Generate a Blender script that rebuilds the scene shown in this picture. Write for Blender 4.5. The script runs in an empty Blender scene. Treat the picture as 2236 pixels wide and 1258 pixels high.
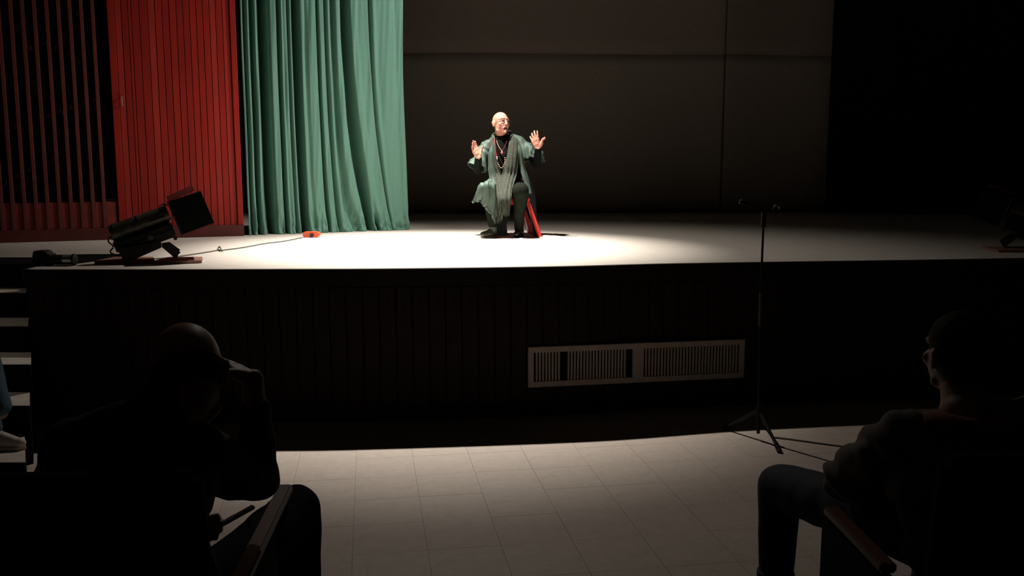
import bpy, bmesh, math, random, time
import numpy as np
from mathutils import Vector, Matrix, Euler, noise
random.seed(7)
C = bpy.context.scene.collection
sc = bpy.context.scene
PI = math.pi
V = Vector
# ------------------------------------------------------------------ camera, light, exposure
F_PX, W_PX, H_PX = 1936.0, 2236, 1258
PITCH = math.radians(7.62)
ZC, ZS = 1.81, 1.11            # camera height above hall floor, stage height
cam_d = bpy.data.cameras.new('camera'); cam = bpy.data.objects.new('camera', cam_d); C.objects.link(cam)
cam.location = (0, 0, ZC); cam.rotation_euler = (PI/2 - PITCH, 0, 0)
cam_d.sensor_width = 36; cam_d.lens = F_PX / W_PX * 36; cam_d.clip_start = 0.02
sc.camera = cam
w = bpy.data.worlds.new('world'); sc.world = w; w.use_nodes = True
w.node_tree.nodes['Background'].inputs[0].default_value = (0.5, 0.55, 0.6, 1)
w.node_tree.nodes['Background'].inputs[1].default_value = 0.0008
sc.view_settings.view_transform = 'Standard'; sc.view_settings.look = 'None'
sc.view_settings.gamma = 1; sc.view_settings.exposure = 0; sc.view_settings.use_curve_mapping = False
def spot(name, loc, aim, energy, size, blend, radius, col):
    d = bpy.data.lights.new(name, 'SPOT'); o = bpy.data.objects.new(name, d); C.objects.link(o)
    o.location = loc; o.rotation_euler = (V(aim) - V(loc)).to_track_quat('-Z', 'Y').to_euler()
    d.energy = energy; d.spot_size = math.radians(size); d.spot_blend = blend; d.shadow_soft_size = radius; d.color = col
    return o
spot('key_spotlight', (-0.72, 8.75, 5.15), (-0.70, 8.14, ZS), 3300, 67, 1.0, 0.05, (1.0, 0.93, 0.84))
spot('flood_spotlight', (-0.72, 8.75, 5.17), (-0.5, 7.9, ZS), 370, 114, 1.0, 0.05, (1.0, 0.90, 0.80))
spot('wash_spotlight', (2.0, 9.3, 5.3), (-1.9, 10.1, 2.8), 740, 50, 1.0, 0.06, (1.0, 0.95, 0.88))

spot('added_step_fill', (-4.3, 5.6, 4.6), (-3.95, 5.7, 0.4), 34, 34, 1.0, 0.05, (1.0, 0.90, 0.80))  # added unseen fill that brightens the side step treads

# ------------------------------------------------------------------ geometry helpers
def ray(px, py):
    dx = (px - 1118) / F_PX; dy = (629 - py) / F_PX
    return dx, math.cos(PITCH) + dy * math.sin(PITCH), -math.sin(PITCH) + dy * math.cos(PITCH)
def gnd(px, py, z=0.0):                      # photo pixel -> point on a level plane
    a, b, c = ray(px, py); k = (z - ZC) / c
    return V((a * k, b * k, z))
def pt(px, py, t):                           # photo pixel -> point at a known distance ahead
    a, b, c = ray(px, py); k = t / b
    return V((a * k, t, ZC + c * k))
def nm(v): return V(v).normalized()

MATS = {}
def mat(name, col, rough=0.6, metal=0.0, var=0.12, scale=30.0, bump=0.0, spec=0.5, sheen=0.0, coords='Object', stretch=(1,1,1)):
    if name in MATS: return MATS[name]
    m = bpy.data.materials.new(name); m.use_nodes = True; nt = m.node_tree; N = nt.nodes; L = nt.links
    b = N['Principled BSDF']; b.inputs['Roughness'].default_value = rough; b.inputs['Metallic'].default_value = metal
    b.inputs['Specular IOR Level'].default_value = spec
    if sheen: b.inputs['Sheen Weight'].default_value = sheen; b.inputs['Sheen Roughness'].default_value = 0.4
    tc = N.new('ShaderNodeTexCoord'); mp_ = N.new('ShaderNodeMapping'); mp_.inputs['Scale'].default_value = stretch
    nz = N.new('ShaderNodeTexNoise'); nz.inputs['Scale'].default_value = scale; nz.inputs['Detail'].default_value = 5
    cr = N.new('ShaderNodeValToRGB')
    c = np.array(col)
    cr.color_ramp.elements[0].position = 0.3; cr.color_ramp.elements[1].position = 0.7
    cr.color_ramp.elements[0].color = (*np.clip(c * (1 - var), 0, 1), 1)
    cr.color_ramp.elements[1].color = (*np.clip(c * (1 + var), 0, 1), 1)
    L.new(tc.outputs[coords], mp_.inputs[0]); L.new(mp_.outputs[0], nz.inputs[0]); L.new(nz.outputs[0], cr.inputs[0]); L.new(cr.outputs[0], b.inputs['Base Color'])
    if bump:
        bp = N.new('ShaderNodeBump'); bp.inputs['Strength'].default_value = bump; bp.inputs['Distance'].default_value = 0.01
        L.new(nz.outputs[0], bp.inputs['Height']); L.new(bp.outputs[0], b.inputs['Normal'])
    MATS[name] = m; return m

def link(o, parent=None, world=False):
    C.objects.link(o)
    if parent is not None:
        o.parent = parent
        if world: o.location = -wloc(parent)
    return o
def wloc(o):
    v = V(o.location)
    while o.parent is not None: o = o.parent; v = v + V(o.location)
    return v
def tag(o, label=None, cat=None, group=None, kind=None):
    if label: o['label'] = label
    if cat: o['category'] = cat
    if group: o['group'] = group
    if kind: o['kind'] = kind
    return o
def empty(name, loc, rz=0.0, label=None, cat=None, group=None, kind=None):
    o = bpy.data.objects.new(name, None); C.objects.link(o); o.location = loc; o.rotation_euler = (0, 0, rz)
    o.empty_display_size = 0.1
    return tag(o, label, cat, group, kind)
def smooth(me, on=True):
    me.polygons.foreach_set('use_smooth', [on] * len(me.polygons))
class MB:
    def __init__(s): s.bm = bmesh.new()
    def box(s, c, size, R=None):
        M = Matrix.Translation(V(c)) @ (R.to_4x4() if R is not None else Matrix.Identity(4)) @ Matrix.Diagonal((*size, 1))
        bmesh.ops.create_cube(s.bm, size=1.0, matrix=M); return s
    def cyl(s, p0, p1, r0, r1=None, n=20, caps=True):
        p0, p1 = V(p0), V(p1); r1 = r0 if r1 is None else r1; d = p1 - p0
        M = Matrix.Translation((p0 + p1) / 2) @ d.to_track_quat('Z', 'Y').to_matrix().to_4x4()
        bmesh.ops.create_cone(s.bm, cap_ends=caps, segments=n, radius1=r0, radius2=r1, depth=d.length, matrix=M); return s
    def ball(s, c, r, R=None, n=16):
        r = (r, r, r) if isinstance(r, (int, float)) else r
        M = Matrix.Translation(V(c)) @ (R.to_4x4() if R is not None else Matrix.Identity(4)) @ Matrix.Diagonal((*r, 1))
        q = max(6, n * 2 // 3); nv = s.bm.verts.new; nf = s.bm.faces.new
        t = nv(M @ V((0, 0, 1))); b = nv(M @ V((0, 0, -1)))
        G = [[nv(M @ V((math.sin(PI*i/q)*math.cos(2*PI*k/n), math.sin(PI*i/q)*math.sin(2*PI*k/n), math.cos(PI*i/q)))) for k in range(n)] for i in range(1, q)]
        for k in range(n):
            k2 = (k + 1) % n; nf((t, G[0][k], G[0][k2])); nf((b, G[-1][k2], G[-1][k]))
            for i in range(q - 2): nf((G[i][k], G[i+1][k], G[i+1][k2], G[i][k2]))
        return s
    def prism(s, pts, ext):                  # polygon (3D points) pushed along ext
        a = [s.bm.verts.new(V(p)) for p in pts]; b = [s.bm.verts.new(V(p) + V(ext)) for p in pts]
        s.bm.faces.new(a); s.bm.faces.new(b[::-1]); n = len(a)
        for i in range(n): s.bm.faces.new((a[i], b[i], b[(i + 1) % n], a[(i + 1) % n]))
        return s
    def tube(s, pts, r, n=8, close=False):
        pts = [V(p) for p in pts]; rings = []
        m = len(pts)
        for i, p in enumerate(pts):
            q0 = pts[(i - 1) % m] if (close or i > 0) else p; q1 = pts[(i + 1) % m] if (close or i < m - 1) else p
            t = (q1 - q0).normalized(); up = V((0, 0, 1)) if abs(t.z) < 0.95 else V((1, 0, 0))
            a = t.cross(up).normalized(); b = t.cross(a).normalized(); rr = r[i] if isinstance(r, (list, tuple)) else r
            rings.append([s.bm.verts.new(p + (a * math.cos(2*PI*k/n) + b * math.sin(2*PI*k/n)) * rr) for k in range(n)])
        for i in range(m if close else m - 1):
            A, B = rings[i], rings[(i + 1) % m]
            for k in range(n): s.bm.faces.new((A[k], A[(k+1) % n], B[(k+1) % n], B[k]))
        if not close: s.bm.faces.new(rings[0]); s.bm.faces.new(rings[-1][::-1])
        return s
    def mesh(s, name, m, bevel=0.0, sm=False, segs=1):
        bmesh.ops.recalc_face_normals(s.bm, faces=s.bm.faces)
        if bevel: bmesh.ops.bevel(s.bm, geom=s.bm.edges[:], offset=bevel, segments=segs, affect='EDGES', clamp_overlap=True)
        me = bpy.data.meshes.new(name); s.bm.to_mesh(me); s.bm.free(); me.materials.append(m)
        if sm:
            smooth(me)
        return me
    def build(s, name, m, parent=None, bevel=0.0, sm=False, world=False, segs=1, smart=False):
        me = s.mesh(name, m, bevel, sm or smart, segs)
        if smart: me.set_sharp_from_angle(angle=math.radians(40))
        return link(bpy.data.objects.new(name, me), parent, world)
def crs(P, k):                               # Catmull-Rom subdivision of a point list
    P = [V(p) for p in P]; out = []
    for i in range(len(P) - 1):
        p0 = P[max(i-1, 0)]; p1 = P[i]; p2 = P[i+1]; p3 = P[min(i+2, len(P)-1)]
        for j in range(k):
            t = j / k
            out.append(0.5 * ((2*p1) + (p2 - p0)*t + (2*p0 - 5*p1 + 4*p2 - p3)*t*t + (3*p1 - p0 - 3*p2 + p3)*t**3))
    out.append(P[-1]); return out
def sheet(name, rows, m, parent, ku=6, kv=6, fold=0.0, freq=30, thick=0.004, seed=0, world=False, wob=1.0):
    rows = [crs(r, ku) for r in rows]; cols = [crs([r[i] for r in rows], kv) for i in range(len(rows[0]))]
    nu, nv = len(cols), len(cols[0]); bm = bmesh.new(); G = []
    for i in range(nu):
        G.append([bm.verts.new(cols[i][j]) for j in range(nv)])
    for i in range(nu - 1):
        for j in range(nv - 1): bm.faces.new((G[i][j], G[i+1][j], G[i+1][j+1], G[i][j+1]))
    bm.normal_update()
    if fold:
        for i in range(nu):
            for j in range(nv):
                u = i / (nu - 1); v = j / (nv - 1)
                ph = freq * u + 1.5 * wob * noise.noise(V((u * 2, v * 2.5, seed))) * 3
                G[i][j].co += G[i][j].normal * (fold * (0.35 + 0.65 * v) * (math.sin(ph) + 0.5 * math.sin(2.3 * ph + seed)))
    me = bpy.data.meshes.new(name); bm.to_mesh(me); bm.free(); me.materials.append(m); smooth(me)
    o = link(bpy.data.objects.new(name, me), parent, world)
    md = o.modifiers.new('s', 'SOLIDIFY'); md.thickness = thick; md.offset = 0
    return o
class Blob:                                  # overlapping volumes fused into one continuous skin
    def __init__(s): s.mb = MB()
    def cap(s, p0, p1, r0, r1=None, n=18):
        r1 = r0 if r1 is None else r1
        if (V(p1) - V(p0)).length > 1e-5: s.mb.cyl(p0, p1, r0, r1, n)
        s.mb.ball(p0, r0, n=n); s.mb.ball(p1, r1, n=n); return s
    def chain(s, P, R):
        for i in range(len(P) - 1): s.cap(P[i], P[i+1], R[i], R[i+1])
        return s
    def ell(s, c, r, R=None): s.mb.ball(c, r, R, n=24); return s
    def mesh(s, name, m, voxel, it=6, cut=None, ripple=None):
        me0 = bpy.data.meshes.new('tmp'); s.mb.bm.to_mesh(me0); s.mb.bm.free()
        o = bpy.data.objects.new('tmp', me0); C.objects.link(o)
        md = o.modifiers.new('r', 'REMESH'); md.mode = 'VOXEL'; md.voxel_size = voxel
        if it: sm_ = o.modifiers.new('s', 'SMOOTH'); sm_.iterations = it; sm_.factor = 0.5
        dg = bpy.context.evaluated_depsgraph_get(); me = bpy.data.meshes.new_from_object(o.evaluated_get(dg))
        bpy.data.objects.remove(o); bpy.data.meshes.remove(me0); me.name = name
        if cut or ripple:
            bm = bmesh.new(); bm.from_mesh(me); bm.normal_update()
            if ripple:
                for v in bm.verts: v.co += v.normal * ripple(v.co)
            if cut:
                dead = [f for f in bm.faces if cut(f.calc_center_median())]
                bmesh.ops.delete(bm, geom=dead, context='FACES')
                bv = [v for v in bm.verts if v.is_boundary]
                nb_ = {v: [e.other_vert(v) for e in v.link_edges if e.is_boundary] for v in bv}
                for _ in range(14):
                    nc = {v: (v.co + sum((q.co for q in nb_[v]), V())) / (1 + len(nb_[v])) for v in bv}
                    for v in bv: v.co = nc[v]
            bm.to_mesh(me); bm.free()
        me.materials.clear(); me.materials.append(m); smooth(me); return me
    def build(s, name, m, parent, voxel=0.008, it=6, cut=None, ripple=None, thick=0.0, world=False):
        o = link(bpy.data.objects.new(name, s.mesh(name, m, voxel, it, cut, ripple)), parent, world)
        if thick:
            md = o.modifiers.new('s', 'SOLIDIFY'); md.thickness = thick; md.offset = -1
        return o
def hand(B, wrist, d, thumb, n_palm, curl=(0.3,)*4, tcurl=0.3, sc_=1.0, spread=0.12, tdir=None):
    wrist = V(wrist); d = nm(d); wv = V(thumb); wv = (wv - d * wv.dot(d)).normalized()
    n = d.cross(wv); n = n if n.dot(V(n_palm)) > 0 else -n
    k = [0.031, 0.0105, -0.0105, -0.030]; L = [0.074, 0.083, 0.076, 0.060]; R = [0.0108, 0.0111, 0.0106, 0.0094]; H = [0.092, 0.096, 0.092, 0.083]
    B.cap(wrist - d * .01, wrist + d * 0.05 * sc_, 0.019 * sc_, .021 * sc_); B.cap(wrist + (d * .045 + wv * .018) * sc_, wrist + (d * .045 - wv * .018) * sc_, .017 * sc_)
    for i in range(4):
        kn = wrist + (d * H[i] + wv * k[i]) * sc_
        B.cap(wrist + (d * 0.012 + wv * k[i] * 0.55) * sc_, kn, 0.0155 * sc_, 0.0135 * sc_)
        a = curl[i]; p = kn; fd = (d + wv * k[i] / 0.03 * spread).normalized(); ang = a * 0.5
        for q, (fl, rr) in enumerate(((0.46, 1.0), (0.30, 0.92), (0.24, 0.82))):
            dd = (fd * math.cos(ang) + n * math.sin(ang)).normalized(); p2 = p + dd * L[i] * fl * sc_
            B.cap(p, p2, R[i] * rr * sc_, R[i] * rr * 0.93 * sc_, 12); p = p2; ang += a
    tb = wrist + (d * 0.022 + wv * 0.026) * sc_; td = nm(tdir) if tdir is not None else (d * 0.75 + wv * 0.75 + n * 0.25).normalized()
    t1 = tb + (d * 0.55 + wv * 0.8).normalized() * 0.026 * sc_; t2 = t1 + td * 0.036 * sc_
    t3 = t2 + (td * math.cos(tcurl) + d * math.sin(tcurl)).normalized() * 0.030 * sc_
    B.chain([tb, t1, t2, t3], [0.019 * sc_, 0.0160 * sc_, 0.0125 * sc_, 0.0108 * sc_])

def head_blob(B, O, R, k=1.0, neck=None, face=True):
    h = lambda x, y, z: V(O) + R @ (V((x, y, z)) * k)
    B.ell(h(0, .012, .032), (.077*k, .097*k, .089*k), R)
    B.ell(h(0, -.022, -.030), (.063*k, .070*k, .084*k), R)
    B.ell(h(0, .0, -.04), (.066*k, .072*k, .062*k), R)
    B.chain([h(-.05, -.01, -.075), h(0, -.066, -.098), h(.05, -.01, -.075)], [.018*k, .021*k, .018*k])
    for s in (-1, 1):
        B.ell(h(s*.079, .014, -.006), (.010*k, .020*k, .033*k), R @ Euler((0.15, 0, s * -0.25)).to_matrix())
        B.ell(h(s*.080, .020, .008), (.011*k, .021*k, .020*k), R @ Euler((0.15, 0, s * -0.45)).to_matrix())
    if face:
        B.chain([h(-.052, -.062, .030), h(-.022, -.086, .034), h(.022, -.086, .034), h(.052, -.062, .030)], [.010*k, .0125*k, .0125*k, .010*k])
        B.chain([h(0, -.088, .022), h(0, -.098, .0), h(0, -.113, -.026)], [.009*k, .0105*k, .0125*k])
        for s in (-1, 1):
            B.ell(h(s*.014, -.100, -.031), (.0095*k,) * 3)
            B.ell(h(s*.043, -.062, -.022), (.024*k, .017*k, .024*k), R)
            B.ell(h(s*.030, -.074, .008), (.013*k, .010*k, .009*k), R)
        B.chain([h(-.024, -.080, -.060), h(0, -.092, -.056), h(.024, -.080, -.060)], [.006*k, .008*k, .006*k])
        B.chain([h(-.020, -.078, -.084), h(0, -.089, -.087), h(.020, -.078, -.084)], [.006*k, .009*k, .006*k])
        B.ell(h(0, -.080, -.104), (.018*k, .016*k, .014*k), R)
    if neck is not None:
        B.cap(h(0, .022, -.055), neck, .054*k, .060*k)
    return h

# ------------------------------------------------------------------ materials
M_tile = mat('pale_floor_tile', (.44, .375, .325), .6, var=.07, scale=6, coords='Generated', spec=.3)
M_grout = mat('dark_grout', (.24, .20, .17), .9)
M_stage = mat('stage_floor', (.60, .555, .50), .55, var=.10, scale=9, stretch=(1, 4, 1))
M_tread = mat('worn_step_tread', (.62, .55, .48), .7, var=.1, scale=14)
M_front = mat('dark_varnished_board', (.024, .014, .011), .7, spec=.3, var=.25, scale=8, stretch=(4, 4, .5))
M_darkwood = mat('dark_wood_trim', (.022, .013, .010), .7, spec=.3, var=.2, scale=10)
M_black = mat('matt_black', (.006, .006, .0065), .95, spec=.1, var=.2)
M_red = mat('red_painted_wood', (.29, .014, .008), .5, var=.14, scale=5, spec=.25, stretch=(3, 3, .4))
M_reds = [M_red, mat('red_paint_darker', (.25, .012, .008), .5, var=.14, scale=5, spec=.25, stretch=(3, 3, .4)), mat('red_paint_faded', (.32, .022, .014), .55, var=.14, scale=5, spec=.25, stretch=(3, 3, .4))]
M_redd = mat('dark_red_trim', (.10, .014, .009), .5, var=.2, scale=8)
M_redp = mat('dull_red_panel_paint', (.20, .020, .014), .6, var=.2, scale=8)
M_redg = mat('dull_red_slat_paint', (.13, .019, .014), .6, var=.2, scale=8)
M_green = mat('green_velvet', (.130, .272, .216), .95, var=.06, scale=60, spec=.15)
M_drop = mat('brown_grey_backdrop_cloth', (.37, .315, .27), .95, var=.15, scale=90, stretch=(1, 1, .6))
M_drop2 = mat('brown_backdrop_cloth', (.345, .275, .24), .95, var=.15, scale=90, stretch=(1, 1, .6))
M_wall = mat('dark_plaster', (.06, .055, .05), .9)
M_stand = mat('stand_black_enamel', (.008, .008, .008), .6, spec=.25)
M_metal = mat('black_painted_metal', (.018, .018, .018), .5, metal=.2, var=.3, scale=25)
M_metalb = mat('worn_grey_metal', (.14, .125, .10), .42, metal=.6, var=.35, scale=18)
M_chrome = mat('bright_metal', (.7, .7, .68), .42, metal=1.0, var=.05)
M_vent = mat('dusty_cream_paint', (.62, .52, .46), .7, var=.12, scale=20)
M_orange = mat('orange_red_plastic', (.85, .11, .035), .4, var=.05)
M_white = mat('white_plastic', (.75, .72, .68), .5)
M_cable = mat('grey_rubber_cable', (.10, .09, .08), .6)
M_wood = mat('reddish_armrest_wood', (.15, .055, .034), .45, var=.25, spec=.3, scale=12, stretch=(1, .2, 1))
M_boardw = mat('red_brown_board', (.32, .16, .115), .55, var=.15, scale=10)
M_skin = mat('warm_skin', (.64, .275, .20), .5, var=.06, scale=20)
M_skin2 = mat('tanned_skin', (.42, .22, .16), .5, var=.08, scale=20)
M_lip = mat('mouth_dark', (.10, .012, .012), .5)
M_brow = mat('grey_hair', (.34, .20, .16), .8)
M_tache = mat('white_hair', (.72, .68, .64), .8)
M_robe = mat('grey_green_silk', (.062, .098, .078), .6, var=.12, scale=14, spec=.35)
M_scarf = mat('olive_grey_gauze', (.046, .052, .040), .9, spec=.2, var=.3, scale=45)
M_shirt = mat('black_jersey', (.003, .0035, .0035), .95, spec=.15, var=.2)
M_trou = mat('charcoal_green_trousers', (.013, .0155, .0115), 1.0, var=.15, scale=40, spec=.0)
M_sock = mat('grey_green_sock', (.06, .09, .075), .8)
M_shoe = mat('dark_shoe_leather', (.055, .052, .040), .28, var=.15, spec=.8)
M_shoeb = mat('black_shoe_leather', (.012, .012, .012), .3, spec=.7)
M_sole = mat('tan_sole', (.38, .25, .17), .6)
M_cord = mat('crimson_cord', (.50, .04, .06), .5)
M_bead = mat('cream_beads', (.65, .42, .30), .35)
M_beadr = mat('dark_red_beads', (.22, .03, .03), .3)
M_chair = mat('glossy_red_paint', (.55, .035, .030), .35, var=.1)
M_hair = mat('black_hair', (.008, .007, .006), .8, spec=.15)
M_jacket = mat('black_jacket', (.014, .013, .013), .8)
M_hood = mat('grey_hoodie_fleece', (.16, .14, .12), .9, var=.1, scale=60)
M_lining = mat('red_brown_hood_lining', (.26, .10, .075), .9)
M_jeans = mat('dark_denim', (.020, .030, .045), .85, var=.2, scale=80)
M_darkt = mat('black_trouser_cloth', (.010, .012, .015), .95, spec=.1)
M_jeansb = mat('blue_denim', (.06, .12, .15), .85, var=.2, scale=80)
M_seat = mat('black_seat_fabric', (.010, .010, .012), .95, spec=.15)
M_sneak = mat('off_white_trainer', (.62, .56, .52), .6, var=.08)

# ------------------------------------------------------------------ stage platform
fr_px = [(60, 588), (300, 588), (600, 587), (840, 586), (1200, 581.5), (1440, 575.5), (1720, 571), (2000, 567.2), (2236, 563)]
front = crs([gnd(x, y, ZS) for x, y in fr_px], 8)
d_end = (front[-1] - front[-9]).normalized()
front += [front[-1] + d_end * k for k in (1.0, 2.0, 3.0, 4.0)]
notch = gnd(150, 562, ZS); nl = gnd(0, 562, ZS)
outline = [V((-6.2, nl.y, ZS)), nl, notch] + front + [V((9.5, 16, ZS)), V((-6.2, 16, ZS))]
st = MB().prism([V((p.x, p.y, 0.0)) for p in outline], (0, 0, ZS)).build('stage_platform', M_stage)
tag(st, kind='structure', label='pale raised stage floor with a dark boarded front')
# the front skin: dark backing, cap band, baseboard, boards
def along(path, off=0.0):                     # path pushed toward the hall by off
    out = []
    for i, p in enumerate(path):
        a = path[max(i-1, 0)]; b = path[min(i+1, len(path)-1)]; t = (b - a); n = V((t.y, -t.x, 0)).normalized()
        out.append(V((p.x, p.y, 0)) + n * off)
    return out
def strip(name, path, o0, o1, z0, z1, m, parent):
    A = along(path, o0); B = along(path, o1); bm = bmesh.new(); R = []
    for a, b in zip(A, B):
        R.append([bm.verts.new(V((q.x, q.y, z))) for q, z in ((a, z0), (b, z0), (b, z1), (a, z1))])
    for i in range(len(R) - 1):
        for k in range(4): bm.faces.new((R[i][k], R[i+1][k], R[i+1][(k+1) % 4], R[i][(k+1) % 4]))
    bm.faces.new(R[0][::-1]); bm.faces.new(R[-1])
    me = bpy.data.meshes.new(name); bm.to_mesh(me); bm.free(); me.materials.append(m)
    return link(bpy.data.objects.new(name, me), parent)
side = [notch] + front
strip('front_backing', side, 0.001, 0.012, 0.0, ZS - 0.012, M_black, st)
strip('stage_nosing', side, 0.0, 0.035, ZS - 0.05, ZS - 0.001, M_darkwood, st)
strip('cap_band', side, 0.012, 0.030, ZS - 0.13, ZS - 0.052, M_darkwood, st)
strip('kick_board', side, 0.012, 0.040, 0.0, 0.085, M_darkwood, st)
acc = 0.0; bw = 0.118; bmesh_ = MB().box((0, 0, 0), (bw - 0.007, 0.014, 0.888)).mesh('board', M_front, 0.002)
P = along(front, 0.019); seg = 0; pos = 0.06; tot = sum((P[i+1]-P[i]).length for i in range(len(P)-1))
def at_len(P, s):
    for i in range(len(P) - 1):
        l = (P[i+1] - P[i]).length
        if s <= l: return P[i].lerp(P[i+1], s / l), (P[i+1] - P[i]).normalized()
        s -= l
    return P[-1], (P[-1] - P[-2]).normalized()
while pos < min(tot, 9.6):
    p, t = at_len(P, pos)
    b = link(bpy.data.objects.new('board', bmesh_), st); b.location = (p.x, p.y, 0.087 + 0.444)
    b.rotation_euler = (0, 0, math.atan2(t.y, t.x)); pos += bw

# vent grille on the stage front
def front_at(px, off):
    Q = along(front, off); r0 = (px - 1118) / F_PX / math.cos(PITCH) 
    for i in range(len(Q) - 1):
        f0 = Q[i].x / Q[i].y; f1 = Q[i+1].x / Q[i+1].y
        if f0 <= r0 <= f1: return Q[i].lerp(Q[i+1], (r0 - f0) / (f1 - f0))
vA, vB = front_at(1150, 0.050), front_at(1645, 0.050)
zt, zb = pt(1153, 758, vA.y).z, pt(1153, 846, vA.y).z
def vfix(px, py):
    # project the vent corners exactly: intersect with the plane of the vent
    a, b, c = ray(px, py); n = V((vB.y - vA.y, -(vB.x - vA.x), 0)); k = n.dot(V((vA.x, vA.y, 0))) / n.dot(V((a, b, 0)))
    return V((a * k, b * k, ZC + c * k))
c0, c1 = vfix(1153, 802), vfix(1624, 789)
ang = math.atan2(vB.y - vA.y, vB.x - vA.x); Lv = (V((c1.x, c1.y)) - V((c0.x, c0.y))).length
zt = vfix(1153, 758).z; zb = vfix(1153, 846).z
vent = empty('vent_grille', (c0.x, c0.y, zb), ang, 'dusty cream vent grille with two slatted openings on the dark stage front', 'vent')
Hv = zt - zb
def vx(px): q = vfix(px, 795); return (V((q.x, q.y)) - V((c0.x, c0.y))).length
fw = 0.042
x1a, x1b, x2a, x2b = vx(1165), vx(1381), vx(1405), vx(1613)
fb = MB()
fb.box((Lv/2, 0, Hv - fw/2), (Lv, .024, fw)); fb.box((Lv/2, 0, fw/2), (Lv, .024, fw))
for a, b in ((0, x1a), (x1b, x2a), (x2b, Lv)): fb.box(((a+b)/2, 0, Hv/2), (b-a, .0235, Hv - 0.002))
fb.build('frame', M_vent, vent, .002)
MB().box((Lv/2, .012, Hv/2), (Lv - .02, .004, Hv - .02)).build('backing', M_black, vent)
slm = MB().box((0, 0, 0), (.0135, .008, Hv - 2*fw + .004)).mesh('slat', M_vent, .001)
def slats(a, b, n, skip=(), lean=()):
    for i in range(n):
        if i in skip: continue
        o = link(bpy.data.objects.new('slat', slm), vent); o.location = (a + (b - a) * (i + .5) / n, .002, Hv/2)
        o.rotation_euler = (0, random.uniform(-.008, .008), random.uniform(-.25, .25))
slats(x1a + .012, x1b, 31, (8, 9, 29, 30)); slats(x2a + .008, x2b - .008, 30)

# stage steps at the left
steps = empty('stage_steps', (0, 0, 0), 0, 'flight of pale steps beside the left end of the stage', kind='structure')
tr = [(.925, gnd(56, 639, .925)), (.74, gnd(61, 712, .74)), (.555, gnd(67, 796, .555)), (.37, gnd(64, 886, .37)), (.185, gnd(55, 1010, .185))]
for i, (z, p) in enumerate(tr):
    back = 6.66 if i == 0 else tr[i-1][1].y + .03
    bx = p.x * back / p.y + .01                  # the flight splays outward as it climbs
    s_ = MB().prism([V((-5.6, p.y, 0)), V((p.x, p.y, 0)), V((bx, back, 0)), V((-5.6, back, 0))], (0, 0, z - .006)).build('step', M_black, steps)
    MB().prism([V((-5.6, p.y + .004, z - .005)), V((p.x, p.y + .004, z - .005)), V((bx, back, z - .005)), V((-5.6, back, z - .005))], (0, 0, .005)).build('tread', M_tread, s_)
MB().prism([V((-5.6, 6.62, 0)), V((gnd(60, 588, ZS).x - .03, 6.62, 0)), V((notch.x, notch.y - .01, 0)), V((-5.6, notch.y - .01, 0))], (0, 0, ZS - .004)).build('landing', M_black, steps)

# ------------------------------------------------------------------ hall floor
A92 = math.radians(9.2); e1 = V((math.cos(A92), math.sin(A92), 0)); e2 = V((-math.sin(A92), math.cos(A92), 0)); TS = .355
fl = MB().box((1.5, 3.5, -.054), (17, 13.5, .1)).build('floor', M_grout); tag(fl, kind='structure', label='pale tiled hall floor in front of the stage')
g0 = gnd(768, 1258); r0 = gnd(1000, 1080); base = g0 + e2 * ((r0 - g0).dot(e2))
tm = MB().box((0, 0, -.002), (TS - .0016, TS - .0016, .004)).mesh('tile', M_tile)
rv, rf = [], []; cnt = 0
for i in range(-12, 16):
    for j in range(-14, 12):
        c = base + e1 * ((i + .5) * TS) + e2 * ((j + .5) * TS)
        if not (-5.9 < c.x < 9 and -1.5 < c.y < 6.9): continue
        d = c.y; vis = 3.35 < d and -2.3 - .25*(d-4) < c.x < 3.3 + .3*(d-4)
        if vis and cnt < 295:
            o = link(bpy.data.objects.new('tile', tm), fl); o.location = (c.x, c.y, random.uniform(-.0004, .0004)); o.rotation_euler = (0, 0, A92 + random.choice((0, PI/2, PI)));  cnt += 1
        else:
            k = len(rv); hh_ = TS/2 - .001
            q4 = [c + e1*a*hh_ + e2*b*hh_ for a, b in ((-1, -1), (1, -1), (1, 1), (-1, 1))]
            rv += [(q.x, q.y, -.0044) for q in q4] + [(q.x, q.y, -.0004) for q in q4]
            rf += [(k+4, k+5, k+6, k+7)] + [(k+a, k+(a+1) % 4, k+4+(a+1) % 4, k+4+a) for a in range(4)]
me = bpy.data.meshes.new('tile_field'); me.from_pydata(rv, [], rf); me.materials.append(M_tile); o = link(bpy.data.objects.new('tile_field', me), fl); o['kind'] = 'stuff'
tier = MB().box((1.2, .2, .075), (14, 6.3, .15)).build('seating_tier', M_wall)
tag(tier, kind='structure', label='low dark tier that carries the front seats')

# room shell
for nm_, c, s_ in (('wall_right', (10.1, 6.5, 4.2), (.2, 19.5, 8.4)), ('wall_left', (-6.4, 6.5, 4.2), (.2, 19.5, 8.4)),
                   ('wall_back', (1.8, 16.3, 4.2), (16.4, .2, 8.4)), ('wall_front', (1.8, -3.2, 4.2), (16.4, .2, 8.4))):
    tag(MB().box(c, s_).build(nm_, M_wall), kind='structure')
tag(MB().box((1.8, 6.5, 8.5), (16.8, 19.9, .2)).build('ceiling', M_wall), kind='structure')

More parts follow.
